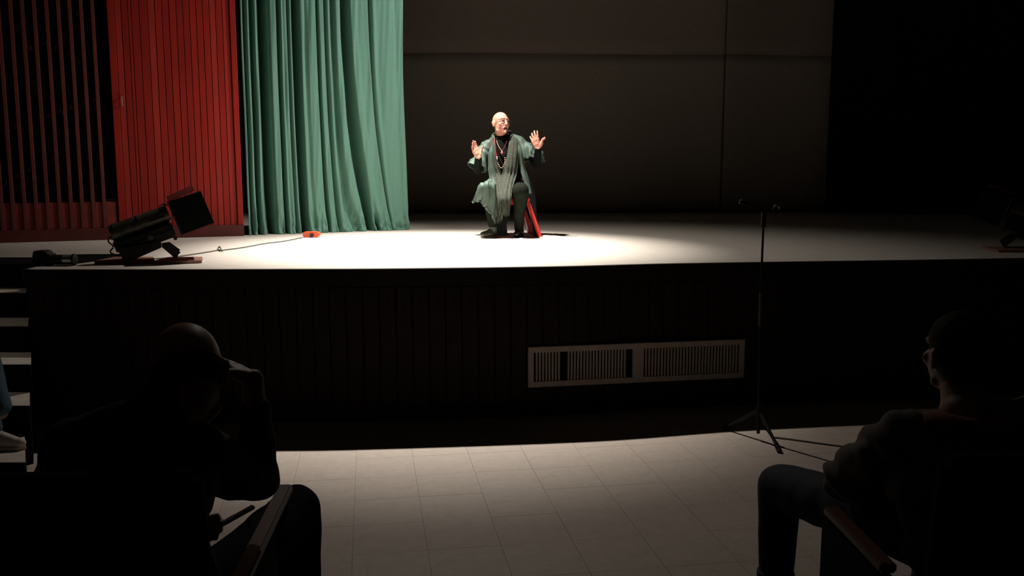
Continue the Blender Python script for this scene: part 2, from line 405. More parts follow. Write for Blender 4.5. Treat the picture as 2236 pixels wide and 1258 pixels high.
# ------------------------------------------------------------------ red proscenium wall
W0 = gnd(0, 530.5, ZS); W1 = gnd(535, 515, ZS); wd = (W1 - W0).normalized(); wn = V((wd.y, -wd.x, 0))  # wn faces the hall
def wl(px, py=520):
    a, b, c = ray(px, py); k = wn.dot(W0) / wn.dot(V((a, b, 0))); return (V((a*k, b*k, ZS)) - W0).dot(wd)
wall = empty('wall_proscenium', W0, math.atan2(wd.y, wd.x), 'red boarded wall beside the stage with a tall slatted opening', kind='structure')
HW = 5.2
Ltot = wl(533); Lg0 = wl(-150); Lg1 = wl(262)
MB().box(((Lg1 + Ltot)/2, .05, HW/2), (Ltot - Lg1, .06, HW)).build('backing_board', M_redd, wall)
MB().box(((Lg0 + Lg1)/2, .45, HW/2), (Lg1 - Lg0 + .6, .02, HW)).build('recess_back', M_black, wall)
MB().box(((Lg0 + Ltot)/2, -.008, .06), (Ltot - Lg0, .03, .12)).build('baseboard', M_redd, wall, .003)
jo = [278, 292, 306, 313, 330, 348, 363, 378, 393, 408, 422, 436, 450, 464, 478, 491, 505, 520]
for a, b in zip(jo[:-1], jo[1:]):
    la, lb = wl(a), wl(b); dp = random.uniform(-.0015, .0015)
    MB().box(((la+lb)/2, .006 + dp, HW/2 + .06), (lb - la - .006, .026, HW - .12)).build('plank', random.choice(M_reds), wall, .002)
MB().box(((wl(520)+Ltot)/2, -.002, HW/2 + .06), (Ltot - wl(520) - .002, .05, HW - .12)).build('edge_post', M_red, wall, .005)
MB().box(((Lg1 + wl(278))/2, -.002, HW/2 + .06), (wl(278) - Lg1 - .004, .04, HW - .12)).build('door_stile', M_red, wall, .003)
zh = pt(266, 221, 8.8).z - ZS
hb = MB().cyl((wl(266, 220), -.05, zh - .03), (wl(266, 220), -.05, zh + .05), .004).box((wl(266, 220), -.03, zh + .05), (.02, .06, .012)).box((wl(266, 220), -.03, zh - .03), (.02, .06, .012))
hb.build('pull_handle', M_chrome, wall)
sl = [9, 33, 59, 84, 109, 135, 160, 184, 208, 232]; ls = [wl(x) for x in sl]
stp = (ls[-1] - ls[0]) / 9; ls = [ls[0] - 3*stp, ls[0] - 2*stp, ls[0] - stp] + ls
zr = pt(120, 443, 8.6).z - ZS
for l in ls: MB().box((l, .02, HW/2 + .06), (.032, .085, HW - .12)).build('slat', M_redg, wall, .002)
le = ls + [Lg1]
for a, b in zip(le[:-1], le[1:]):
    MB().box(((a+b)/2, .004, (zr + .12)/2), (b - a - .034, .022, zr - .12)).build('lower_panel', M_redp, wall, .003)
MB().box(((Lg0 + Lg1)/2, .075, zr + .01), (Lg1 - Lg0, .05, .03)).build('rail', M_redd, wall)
for px, py in [(8, 286), (28, 277), (55, 268), (80, 259), (102, 250), (127, 240), (152, 230), (179, 219), (203, 210), (12, 47), (92, 88), (118, 97), (165, 15), (190, 28), (242, 57), (254, 286), (10, 400), (34, 385), (60, 372), (88, 360), (112, 349), (138, 340), (62, 100), (145, 108), (170, 125)]:
    z = pt(px, py, 8.5).z - ZS
    MB().box((wl(px, py) + .028, .03, z), (.05, .03, .045), Euler((0, .4, 0)).to_matrix()).build('spacer_block', M_redg, wall, .003)

# ------------------------------------------------------------------ green curtain
cA, cB = gnd(535, 513, ZS), gnd(884, 501, ZS); cd = (cB - cA).normalized(); cn = V((cd.y, -cd.x, 0))
def cfr(px):
    a, b, c = ray(px, 300); k = cn.dot(cA) / cn.dot(V((a, b, 0))); return (V((a*k, b*k, ZS)) - cA).dot(cd)
ctl = [(532, .02), (535, .05), (539.5, -.05), (547, .05), (556, -.06), (563, .05), (574, -.05), (585, -.10), (591, -.02), (598, .07), (606, .06), (613, -.08), (619, .04), (622, .01), (628, .05), (633, -.03), (638, .05),
       (648, -.10), (655, -.09), (661, .06), (669, -.01), (677, .03), (684, .06), (691, .05), (696, -.08), (701, .05), (708, .045), (713, -.04), (719, .04), (729, -.04), (738, .07), (745, .0), (750, -.07), (762, -.10), (768, .05),
       (774, .06), (783, .01), (795, .02), (803, .04), (808, -.06), (815, .05), (822, .01), (838, .045), (850, .055), (856, .03), (862, .0), (872, .03), (880, .03), (884, -.01), (886, -.07)]
cx = np.array([c[0] for c in ctl], float); cdv = np.array([c[1] for c in ctl]) * 1.0
cdv = np.where(cdv < 0, cdv * np.interp(cx, [530, 770, 830, 886], [2.7, 2.3, 1.2, 1.0]), cdv * 1.2)
shx = [530, 600, 680, 730, 770, 815, 850, 886]; shv = [0, 3, 9, 24, 58, 38, 20, 0]
NU, NZ, HC = 520, 70, 5.4
verts = []; xs = np.linspace(532, 886, NU)
for j in range(NZ):
    z = HC * (j / (NZ - 1)) ** 1.8; h = max(0, 1 - z / 2.75)
    for i, x in enumerate(xs):
        g_ = 6 + .0 * x; sh = np.interp(x, shx, shv) * (h ** 2.3)
        x0 = x
        for _ in range(3): x0 = x - np.interp(x0, shx, shv) * (h ** 2.3)
        x0 = max(532, min(886, x0))
        k = np.searchsorted(cx, x0) - 1; k = max(0, min(len(cx) - 2, k)); t = (x0 - cx[k]) / (cx[k+1] - cx[k]); t = t * t * (3 - 2 * t)
        d = (cdv[k] * (1 - t) + cdv[k+1] * t); q_ = min(1, max(0, (.07 - d) / .34)); d = .075 - .46 * q_ ** 2.1 + .012 * noise.noise(V((x * .11 - z * 1.2, z * .35, 7.0)))
        damp = 1 - .35 * math.exp(-z / .35)
        d = d * damp + .012 * noise.noise(V((x * .03, z * 1.3, 1.0)))
        if z < .55:
            q = (1 - z / .55); d += q * q * (.05 * noise.noise(V((x * .06, z * 7, 4.0))) + .03 * noise.noise(V((x * .17, z * 15, 9.0)))) + q * q * .05
        s = cfr(x) 
        if x > 870: s -= .035 * math.exp(-((z - 1.9) / .9) ** 2) * (x - 870) / 16
        p = cA + cd * s + cn * d
        zz = ZS + z + (.004 if j else .004)
        verts.append((p.x, p.y, zz))
faces = [(j*NU+i, j*NU+i+1, (j+1)*NU+i+1, (j+1)*NU+i) for j in range(NZ-1) for i in range(NU-1)]
me = bpy.data.meshes.new('stage_curtain'); me.from_pydata(verts, [], faces); me.materials.append(M_green); smooth(me)
cur = link(bpy.data.objects.new('stage_curtain', me)); md = cur.modifiers.new('s', 'SOLIDIFY'); md.thickness = .006
tag(cur, 'green velvet stage curtain hanging in deep folds beside the red boarded wall', 'curtain')

# ------------------------------------------------------------------ backdrop and black wing curtain
def drape(name, A, B, z0, z1, amp, m, label, cat, n=160, fr=9, seed=0, group=None, parent=None, flat=.5):
    A, B = V(A), V(B); d = (B - A); L = d.length; d.normalize(); n_ = V((d.y, -d.x, 0)); vs = []; R = 14
    for j in range(R):
        z = z0 + (z1 - z0) * j / (R - 1)
        for i in range(n):
            u = i / (n - 1); q = fr * u * L
            f = amp * (noise.noise(V((q * .35, z * .12, seed))) * 2 + flat * math.sin(q * 2 + 2 * noise.noise(V((q * .2, z * .1, seed + 3)))) * (.5 + noise.noise(V((q * .15, 0, seed + 8)))))
            p = A + d * (u * L) + n_ * f; vs.append((p.x, p.y, z))
    me = bpy.data.meshes.new(name); me.from_pydata(vs, [], [(j*n+i, j*n+i+1, (j+1)*n+i+1, (j+1)*n+i) for j in range(R-1) for i in range(n-1)])
    me.materials.append(m); smooth(me); o = link(bpy.data.objects.new(name, me), parent); md = o.modifiers.new('s', 'SOLIDIFY'); md.thickness = .006
    if label: tag(o, label, cat, group)
    return o
def bk(px, py=466): q = gnd(px, py, ZS); return V((q.x, q.y, 0))
bl = bk(820, 466.3); bmid = bk(1572, 464.2); br = bk(1805, 463.3); zup = pt(1200, 119, 14.45).z
b1 = drape('backdrop_curtain', bl, bmid, ZS + .035, zup, .055, M_drop, 'wide brown-grey backdrop curtain directly behind the seated speaker', 'curtain', fr=2.4, seed=2)
b2 = drape('backdrop_curtain', bmid + V((-.02, -.15, 0)), br, ZS + .035, zup, .05, M_drop, 'narrow brown-grey backdrop curtain panel next to the black wing curtain', 'curtain', fr=2.4, seed=12)
drape('upper_cloth', bl, bmid, zup, 6.8, .055, M_drop2, None, None, fr=2.4, seed=2, parent=b1)
drape('upper_cloth', bmid + V((-.02, -.15, 0)), br, zup, 6.8, .05, M_drop2, None, None, fr=2.4, seed=12, parent=b2)
wA = pt(1800, 466, 14.2); wB = V((9.4, 13.3, 0))
drape('wing_curtain', (wA.x, wA.y, 0), wB, ZS + .02, 7.0, .05, M_black, 'plain black wing curtain closing off the dark side of the stage', 'curtain', fr=4, seed=21)

# ------------------------------------------------------------------ floor lantern
lr = gnd(335, 572, ZS); K = 1274.0
def lp(u, v, y=0.0): return V(((u - 1230) / K, y, (770 - v) / K + .004))
def make_lantern(loc, rz, label):
    L = empty('stage_lantern', loc, rz, label, 'stage light', 'lanterns standing on the stage floor')
    ax = (lp(1400, 335) - lp(860, 530)).normalized(); Rt = Matrix(((ax.x, 0, -ax.z), (0, 1, 0), (ax.z, 0, ax.x)))
    b = MB().cyl(lp(868, 528), lp(1390, 338), .066, .064, 32)
    for k in (.08, .5, .92):
        c = lp(868, 528).lerp(lp(1390, 338), k); b.cyl(c - ax*.006, c + ax*.006, .070, .070, 32)
    b.build('barrel', M_metalb, L, smart=True)
    c = lp(1175, 580)
    MB().box(c, (.42, .17, .115), Rt).build('lamp_housing', M_metal, L, .012, segs=2)
    MB().box(lp(940, 640), (.07, .15, .10), Rt).build('rear_cap', M_metal, L, .012, segs=2)
    for y in (-.09, .09):
        MB().box(c + V((.02, y, .0)), (.36, .008, .02), Rt).build('cooling_fin', M_metal, L)
    MB().box(lp(1300, 410) + V((0, -.088, 0)), (.11, .01, .012), Rt).build('side_rail', M_metalb, L)
    hc = (lp(1385, 250) + lp(1690, 130) + lp(1815, 425) + lp(1510, 520)) / 4
    hd = MB()
    hx = .122; hy = .125; hz = .125
    for dy, dz, sy, sz in ((0, hz, 2*hy, .006), (0, -hz, 2*hy, .006), (hy, 0, .006, 2*hz), (-hy, 0, .006, 2*hz)):
        hd.box(hc + Rt @ V((0, dy, dz)), (2*hx, sy, sz), Rt)
    hd.build('lens_hood', M_black, L, .001)
    MB().cyl(hc - ax*.13, hc - ax*.118, .09, .09, 28).build('lens', M_metal, L, smart=True)
    MB().box(hc - ax*.128, (.012, .27, .27), Rt).build('colour_frame', M_metal, L, .002)
    MB().box(hc + Rt @ V((-.02, 0, .16)), (.21, .20, .004), Rt @ Euler((.17, -.08, 0)).to_matrix()).build('top_flap', M_redd, L, .001)
    MB().tube([lp(1340, 290), lp(1310, 262), lp(1345, 250), lp(1385, 262)], .006, 8).build('safety_loop', M_metal, L, sm=True)
    for y in (-.115, .115):
        yb = MB().prism([lp(1300, 640, y), lp(1385, 630, y), lp(1482, 712, y), lp(1425, 765, y)], (0, .012, 0)); yb.build('yoke_leg', M_metal, L)
        MB().prism([lp(950, 655, y), lp(1300, 600, y), lp(1310, 660, y), lp(1010, 788, y), lp(960, 788, y)], (0, .012, 0)).build('yoke_arm', M_metal, L)
        MB().cyl(lp(1215, 560, y * 1.02), lp(1215, 560, y * 1.28), .022, .020, 18).build('knob', M_metalb, L, smart=True)
    MB().cyl(lp(985, 775, -.115), lp(985, 775, .115), .012).build('yoke_bar', M_metal, L, smart=True); MB().cyl(lp(1440, 745, -.115), lp(1440, 745, .115), .012).build('yoke_bar', M_metal, L, smart=True)
    MB().cyl(lp(1440, 580, -.06), lp(1440, 580, .06), .014).build('focus_knob', M_metal, L, smart=True)
    MB().tube(crs([lp(930, 640, 0), lp(860, 560, .02), lp(840, 600, .02), lp(880, 650, .02), lp(850, 700, .02), lp(900, 735, .04), lp(990, 755, .08)], 6), .0055, 8).build('mains_lead', M_metal, L, sm=True)
    return L
lan = make_lantern(lr + V((0, 0, .026)), math.radians(21), 'black barrel-shaped stage lantern with square hood tilted up on the left end of the stage')
def flat_board(pts, loc, th, label, group):
    o = MB().prism([V((p.x, p.y, 0)) for p in pts], (0, 0, th)).build('floor_board', M_boardw, None, .002); o.location = loc
    return tag(o, label, 'board', group)
flat_board([lp(745, 0, -.15), lp(1130, 0, -.15), lp(1290, 0, -.09), lp(1150, 0, .16), lp(760, 0, .16)], lr, .024, 'flat red-brown board under the rear foot of the left stage lantern', 'boards under the left lantern')
flat_board([lp(1300, 0, -.14), lp(1640, 0, -.14), lp(1745, 0, -.10), lp(1640, 0, .16), lp(1310, 0, .16)], lr, .024, 'flat red-brown board under the front foot of the left stage lantern', 'boards under the left lantern')
rr = gnd(2222, 549, ZS)
make_lantern(rr + V((.12, .1, .022)), PI - .5, 'dark stage lantern half out of sight on the dim right end of the stage')
flat_board([V((-.30, -.12, 0)), V((.3, -.12, 0)), V((.3, .25, 0)), V((-.25, .25, 0))], rr + V((.08, .02, 0)), .02, 'thin red-brown board under the right stage lantern', 'board under the right lantern')

# small black device with silver barrel ring by the steps
dv = gnd(122, 580, ZS); kd = 1936 / 6.6
q = lambda px, py, y=0.0: V(((px - 122) / kd, y, (580 - py) / kd + .004))
D = empty('cable_device', dv, 0, 'small black device with a silver-ringed barrel lying at the stage edge above the steps', 'equipment')
MB().box(q(97, 567, .02), (.135, .12, .075)).build('body', M_metal, D, .012, segs=2)
MB().prism([q(76, 562, -.03), q(80, 549, -.03), q(100, 548, -.03), q(108, 551, -.03), q(112, 560, -.03)], (0, .09, 0)).build('top_hump', M_metal, D, .004)
MB().cyl(q(100, 569, .0), q(141, 568, .0), .040, .036, 24).build('barrel', M_metal, D, smart=True)
MB().cyl(q(141, 568, .0), q(160, 568, .0), .037, .037, 24).build('barrel_ring', M_chrome, D, smart=True)
MB().cyl(q(160, 568), q(165, 568), .042, .042, 24).build('end_cap', M_metal, D, smart=True)
MB().box(q(142, 577, .0), (.15, .08, .012)).build('base_plate', M_metal, D, .003)

# cables and the extension box
def cable(name, P, r, m, label, cat='cable', k=6):
    o = MB().tube(crs(P, k), r, 8).build(name, m, None, sm=True); return tag(o, label, cat)
G = lambda x, y, h=.006: gnd(x, y, ZS) + V((0, 0, h))
fan = empty('cable_bundle', gnd(190, 567, ZS), 0, 'bundle of black leads spreading from the device to the left stage lantern', 'cable')
for k, (ya, yb) in enumerate(((562, 561), (565, 562), (568, 562.5), (571, 563), (574, 563.5), (577, 564))):
    MB().tube(crs([G(158, ya, .008), G(200, ya * .55 + yb * .45 + random.uniform(-.4, .4), .008), G(262, yb, .008)], 6), .016, 8).build('lead', M_black, fan, sm=True, world=True)
pc_ = cable('power_cord', [G(300, 568), G(350, 566), G(400, 560), G(440, 554), G(470, 549), G(478, 547), G(484, 548), G(530, 542), G(580, 533), G(620, 528), G(660, 520)], .005, M_cable, 'grey power cord running along the stage floor from lantern to orange box')
MB_k = MB().tube(crs([G(474, 548.5), G(478, 545, .02), G(481, 547, .03), G(484, 550, .012), G(488, 547.5)], 5), .006, 8)
MB_k.build('cord_knot', M_cable, pc_, sm=True)
cable('white_cord', [G(697, 518), G(715, 517), G(740, 516), G(770, 512.5), G(800, 509.5), G(824, 507.5)], .0045, M_white, 'thin white cord along the foot of the green curtain')
xb = gnd(678, 519, ZS); ks = 1936 / 9.15
XB = empty('extension_box', xb + V((0, .06, 0)), .0, 'orange-red plastic extension box with a black plug at the curtain foot', 'extension box')
xx = lambda a, b, y=0.0: V((a / ks, y, b / ks))
MB().prism([xx(-18, 4, -.05), xx(-16, 1, -.05), xx(-10, 0, -.05), xx(12, 0.5, -.05), xx(17, 4, -.05), xx(20, 7, -.05), xx(17, 10, -.05), xx(12, 12.5, -.05), xx(-14, 12.5, -.05), xx(-18, 10, -.05)], (0, .09, 0)).build('shell', M_orange, XB, .006, segs=2)
MB().cyl(xx(3, 5.5, -.075), xx(3, 5.5, -.045), .018, .021, 18).build('plug', M_metal, XB, smart=True)
MB().box(xx(-8, 8, -.052), (.04, .006, .012)).build('socket_panel', M_boardw, XB, .001)

# ------------------------------------------------------------------ microphone stand
mt = gnd(1655, 962, 0); mt = V((mt.x, mt.y, 0)); ty = mt.y
MS = empty('microphone_stand', mt, 0, 'thin black microphone stand on the hall floor in front of the stage', 'microphone stand')
top = pt(1668, 462, ty) - mt; mid = pt(1661, 640, ty) - mt; low = pt(1659, 712, ty) - mt; cl = pt(1656, 905, ty) - mt
MB().cyl((0, 0, .05), mid, .011, .010, 14).build('lower_tube', M_stand, MS, smart=True)
MB().cyl(mid + (low - mid)*.0, low, .0108, .0108, 14).build('tube_sleeve', M_metalb, MS, smart=True)
MB().cyl(mid, top, .0075, .0075, 14).build('upper_tube', M_stand, MS, smart=True)
j = pt(1667, 492, ty) - mt
MB().cyl(j, top, .016, .015, 14).build('clutch', M_stand, MS, smart=True)
MB().ball(j, .018).build('clutch_knob', M_stand, MS, sm=True)
MB().tube(crs([pt(1622, 441, ty) - mt, pt(1640, 449, ty) - mt, pt(1665, 459, ty) - mt, pt(1698, 461, ty) - mt], 5), .009, 10).build('boom', M_stand, MS, sm=True)
MB().tube([pt(1622, 441, ty) - mt + V((-.02, 0, .004)), pt(1634, 446, ty) - mt], [.016, .013], 12).build('mic_clip', M_stand, MS, sm=True)
MB().tube(crs([pt(1688, 459, ty) - mt, pt(1693, 450, ty) - mt, pt(1701, 449, ty) - mt, pt(1703, 456, ty) - mt], 5), .007, 10).build('boom_hook', M_metalb, MS, sm=True)
foot = gnd(1702, 985, .012) - mt
for k, e in enumerate((foot, V((-.16, .25, .012)), V((.13, .27, .012)))):
    lg = MB().cyl(V((0, 0, .21)), e, .011, .010, 12).build('leg', M_stand, MS, smart=True)
    dn = nm(e - V((0, 0, .21))); MB().cyl(e - dn*.04, e + dn*.008, .016, .017, 12).build('rubber_foot', M_stand, lg, smart=True)
MB().cyl((0, 0, .17), (0, 0, .24), .019, .019, 16).build('collar', M_stand, MS, smart=True)
cable('floor_line', [gnd(1690, 955, .006), gnd(1730, 960, .006), gnd(1780, 967, .006), gnd(1840, 975, .006), gnd(1920, 986, .006), gnd(2050, 1010, .006)], .006, M_cable, 'thin dark line lying on the tiles beside the microphone stand')  # thin dark tube run along the tiles by the stand

# ------------------------------------------------------------------ the seated speaker
root = gnd(1105, 519, ZS); T0 = root.y
def mp(u, v, y): return pt(980 + u / 3.93, 220 + v / 3.93, T0 + y) - root
P_ = empty('person', root, 0, 'bald man in a grey-green robe and scarf seated on stage with both hands raised', 'person')
hR = Euler((math.radians(-7), math.radians(4), math.radians(33)), 'XYZ').to_matrix()
hR = Matrix.Rotation(math.radians(33), 3, 'Z') @ Matrix.Rotation(math.radians(-9), 3, 'X') @ Matrix.Rotation(math.radians(3), 3, 'Y')
HO = mp(447, 196, .28); nb = mp(452, 322, .32)
B = Blob(); h = head_blob(B, HO, hR, 1.0, nb)
sL, sR = mp(322, 388, .33), mp(618, 362, .33)
eL, wL_ = mp(245, 590, .22), mp(256, 490, .04)
eR, wR_ = mp(752, 545, .24), mp(768, 412, .09)
pel = mp(495, 780, .36); chest = mp(470, 480, .33)
kL, kR = mp(325, 752, -.08), mp(618, 775, -.08); aL, aR = mp(385, 1085, .03), mp(600, 1105, .12)
B.chain([nb, chest, pel], [.07, .11, .12]); B.cap(sL, sR, .038)
B.chain([sL, eL, wL_], [.036, .033, .027]); B.chain([sR, eR, wR_], [.036, .033, .027])
B.chain([pel + V((-.08, 0, 0)), kL, aL], [.075, .05, .035]); B.chain([pel + V((.08, 0, 0)), kR, aR], [.075, .05, .035])
hand(B, wL_, (-.42, -.12, 1), (.75, .55, .2), (.6, -.75, .2), (.10, .12, .2, .3), .1, 1.0, .02, tdir=(.30, -.1, 1))
hand(B, wR_, (-.36, -.05, 1), (1, -.25, .3), (-.3, 1, 0), (.12, .25, .3, .3), -.6, 1.05, .20, tdir=(.20, -.1, 1))
B.build('body', M_skin, P_, .0038, 4)
# face details
F = lambda x, y, z: h(x, y, z)
for s in (-1, 1):
    MB().tube(crs([F(s*.014, -.094, .006), F(s*.028, -.093, .0035), F(s*.043, -.081, .004)], 4), .0036, 6).build('eyelid_crease', M_lip, P_, sm=True)
    MB().tube(crs([F(s*.013, -.100, .036), F(s*.030, -.099, .042), F(s*.052, -.077, .036)], 4), [.0015]+[.0022]*7+[.0012], 6).build('eyebrow', M_brow, P_, sm=True)
MB().tube(crs([F(-.032, -.083, -.068), F(-.016, -.098, -.049), F(0, -.104, -.045), F(.016, -.098, -.049), F(.032, -.083, -.068)], 4), [.0015]*2 + [.0038]*13 + [.0015]*2, 8).build('moustache', M_tache, P_, sm=True)
MB().ball(F(0, -.087, -.069), (.020, .010, .0105), hR).build('mouth', M_lip, P_, sm=True)
MB().ball(F(0, -.094, -.100), (.008, .005, .008), hR).build('goatee', M_brow, P_, sm=True)
gl = MB()
for s in (-1, 1):
    gl.tube([F(s*.033 + .022*math.cos(a), -.104 + .012*abs(math.cos(a))*(1 if math.cos(a)*s > 0 else 0), .006 + .016*math.sin(a)) for a in [2*PI*i/20 for i in range(20)]], .0008, 6, close=True)
    gl.tube([F(s*.055, -.093, .010), F(s*.078, -.03, .012), F(s*.082, .02, .008)], .0008, 6)
gl.tube([F(-.011, -.108, .008), F(0, -.114, .011), F(.011, -.108, .008)], .0008, 6)
gl.build('spectacles', M_chrome, P_, sm=True)
# black jersey
J = Blob(); J.chain([mp(450, 309, .315), mp(455, 350, .32)], [.064, .068]); J.chain([mp(458, 360, .33), chest, mp(480, 700, .36)], [.105, .132, .125])
J.cap(sL, sR, .046); J.ell(chest + V((0, .0, -.02)), (.165, .115, .20))
J.chain([sL, eL, wL_.lerp(eL, .06)], [.046, .046, .036]); J.chain([sR, eR, wR_.lerp(eR, .06)], [.046, .046, .036])
zc_ = mp(450, 300, .3).z
J.build('jersey', M_shirt, P_, .007, 4, ripple=lambda c: .003 * noise.noise(c * 14))
# trousers
Tn = Blob(); Tn.ell(pel, (.17, .15, .11)); Tn.chain([pel + V((-.09, -.02, -.01)), kL, aL + V((0, 0, .0))], [.088, .068, .050]); Tn.chain([pel + V((.09, -.02, -.01)), kR, kR.lerp(aR, .35), aR + V((0, 0, .0))], [.10, .088, .068, .044])
Tn.build('trousers', M_trou, P_, .008, 5, ripple=lambda c: .006 * noise.noise(V((c.x * 12, c.y * 12, c.z * 7))))
Blob().chain([aL + V((0, 0, .05)), aL + V((.0, .0, -.02))], [.057, .052]).build('sock', M_sock, P_, .007, 3, ripple=lambda c: .002 * math.sin(c.z * 260))
for nm_, a, toe, heel, m in (('shoe', aL, mp(292, 1162, -.07), mp(405, 1150, .06), M_shoe), ('shoe', aR, mp(580, 1160, .02), mp(618, 1150, .16), M_shoeb)):
    toe.z = .034; heel.z = .036; S = Blob(); S.chain([heel, heel.lerp(toe, .5) + V((0, 0, .006)), toe], [.036, .042, .032]); S.cap(heel + V((0, 0, .03)), heel.lerp(toe, .45) + V((0, 0, .022)), .034, .036)
    S.build(nm_, m, P_, .006, 4, ripple=lambda c: 0.0)
    sl_ = MB(); dd = nm(toe - heel); sd = V((-dd.y, dd.x, 0))
    pts = [heel - dd*.036 + sd*.02, heel + sd*.033, heel.lerp(toe, .6) + sd*.042, toe + sd*.032, toe + dd*.034, toe - sd*.032, heel.lerp(toe, .6) - sd*.042, heel - sd*.033, heel - dd*.036 - sd*.02]
    sl_.prism([V((p.x, p.y, 0.001)) for p in pts], (0, 0, .012)).build('sole', M_sole if m is M_shoe else M_black, P_, .003)
# robe: shoulders, back and wide half sleeves, open in front
Rb = Blob(); Rb.chain([mp(440, 352, .345), mp(455, 400, .35)], [.078, .12]); Rb.cap(mp(400, 338, .33), sL, .045, .062); Rb.cap(mp(520, 322, .33), sR, .045, .064)
Rb.ell(mp(468, 480, .34), (.180, .135, .17)); Rb.chain([mp(470, 480, .345), mp(490, 640, .36), mp(495, 760, .37)], [.145, .168, .185]); Rb.cap(sL + V((0, 0, -.005)), sR + V((0, 0, -.005)), .060)
Rb.chain([sL, eL + V((.0, .0, .02))], [.064, .094]); Rb.chain([sR, eR + V((.0, 0, .03))], [.066, .105])
dL = nm(eL - sL); dR = nm(eR - sR)
def robe_cut(c):
    # collar opening
    u = 491 + (c.x) * 833; v = 1175 - c.z * 833
    if v < 322 and abs(u - 452) < 62: return True
    if c.y < .335 and 300 < v < 1000:
        lo = 392 + (v - 300) * .10; hi = 522 + (v - 300) * .22
        if lo < u < hi: return True
    if (c - sL.lerp(eL, .95)).dot(dL) > .0 and c.x < sL.x + .02 and c.z < .82: return True
    if (c - sR.lerp(eR, .80)).dot((dR * .8 + V((-.45, 0, -.15))).normalized()) > .0 and c.x > sR.x + .0 and c.z < .85: return True
    if c.z < .40: return True
    return False
def robe_rip(c):
    u = 491 + c.x * 833
    return .018 * math.sin(c.x * 46 + 5 * noise.noise(V((c.x * 6, c.y * 5, c.z * 3))) + c.z * 9) * (.4 + .6 * min(1, max(0, (.98 - c.z) * 5))) + .006 * noise.noise(c * 16) + (.010 * math.sin((c.x * .8 + c.z) * 75 + 4 * noise.noise(c * 7)) * (1 if c.x > .2 else .3) if abs(c.x - .06) > .20 else 0)
Rb.build('robe', M_robe, P_, .0075, 5, cut=robe_cut, ripple=robe_rip, thick=.005)
# robe skirt over the near knee
rows = [[mp(305, 690, .30), mp(330, 672, .26), mp(370, 668, .24), mp(410, 690, .22), mp(430, 730, .22)],
        [mp(262, 735, .08), mp(290, 702, .06), mp(340, 690, .04), mp(395, 715, .03), mp(425, 780, .04)],
        [mp(240, 770, -.08), mp(272, 716, -.14), mp(330, 702, -.17), mp(385, 735, -.13), mp(415, 830, -.08)],
        [mp(222, 815, -.06), mp(262, 790, -.16), mp(320, 790, -.185), mp(375, 830, -.15), mp(412, 910, -.09)],
        [mp(200, 862, -.02), mp(262, 862, -.13), mp(305, 892, -.16), mp(345, 930, -.14), mp(410, 990, -.09)],
        [mp(196, 868, -.02), mp(260, 868, -.12), mp(322, 910, -.155), mp(362, 985, -.13), mp(405, 1060, -.09)]]
sheet('robe_skirt', rows, M_robe, P_, 8, 8, .012, 22, .004, 3)
# skirt tail hanging beside the chair
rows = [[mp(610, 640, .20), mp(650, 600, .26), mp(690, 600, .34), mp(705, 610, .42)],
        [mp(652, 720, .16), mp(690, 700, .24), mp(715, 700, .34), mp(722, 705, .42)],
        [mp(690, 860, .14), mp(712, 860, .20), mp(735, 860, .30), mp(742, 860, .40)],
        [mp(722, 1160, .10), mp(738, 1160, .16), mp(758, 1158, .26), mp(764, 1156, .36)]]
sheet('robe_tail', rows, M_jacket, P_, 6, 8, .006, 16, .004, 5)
rows = [[mp(545, 310, .27), mp(553, 312, .27), mp(562, 318, .28)], [mp(590, 420, .19), mp(612, 420, .20), mp(632, 430, .23)], [mp(610, 560, .19), mp(640, 560, .20), mp(655, 570, .24)], [mp(640, 680, .15), mp(670, 680, .18), mp(690, 690, .24)], [mp(690, 800, .12), mp(702, 800, .14), mp(712, 800, .18)]]
sheet('front_border', rows, M_robe, P_, 6, 8, .004, 12, .004, 6)
rows = [[mp(385, 322, .26), mp(391, 320, .25), mp(397, 320, .24)], [mp(342, 440, .20), mp(355, 430, .18), mp(374, 430, .17)], [mp(338, 560, .19), mp(360, 560, .17), mp(385, 560, .16)], [mp(345, 640, .19), mp(372, 650, .16), mp(402, 660, .15)], [mp(362, 700, .14), mp(392, 720, .10), mp(420, 735, .08)], [mp(392, 760, .05), mp(410, 790, .03), mp(428, 810, .02)]]
sheet('front_border', rows, M_robe, P_, 6, 8, .005, 12, .004, 7)
# dark lining hanging between the legs
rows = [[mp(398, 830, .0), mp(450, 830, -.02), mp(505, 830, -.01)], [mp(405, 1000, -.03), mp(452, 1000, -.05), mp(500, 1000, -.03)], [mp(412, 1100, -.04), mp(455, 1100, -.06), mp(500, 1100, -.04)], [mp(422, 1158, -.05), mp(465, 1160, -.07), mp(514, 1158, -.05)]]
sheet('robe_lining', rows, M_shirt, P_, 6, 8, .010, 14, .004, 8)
# scarf: collar round the neck and two hanging ends
rows = [[mp(388, 285, .40), mp(396, 270, .34), mp(398, 310, .25)], [mp(372, 300, .38), mp(372, 320, .28), mp(388, 350, .21)]]
rowsA = [[mp(375, 300, .33), mp(384, 296, .29), mp(396, 300, .26)], [mp(352, 350, .24), mp(372, 345, .22), mp(395, 350, .21)],
         [mp(350, 450, .19), mp(375, 450, .17), mp(402, 450, .165)], [mp(365, 560, .17), mp(395, 560, .155), mp(425, 560, .15)],
         [mp(385, 640, .15), mp(420, 640, .135), mp(455, 645, .13)], [mp(400, 740, .03), mp(440, 740, .01), mp(480, 740, .0)],
         [mp(404, 830, -.09), mp(445, 830, -.10), mp(485, 830, -.10)], [mp(406, 930, -.10), mp(440, 935, -.11), mp(475, 935, -.11)], [mp(408, 1035, -.10), mp(430, 1030, -.11), mp(462, 1010, -.11)]]
sheet('scarf_end', rowsA, M_scarf, P_, 8, 8, .010, 17, .004, 11)
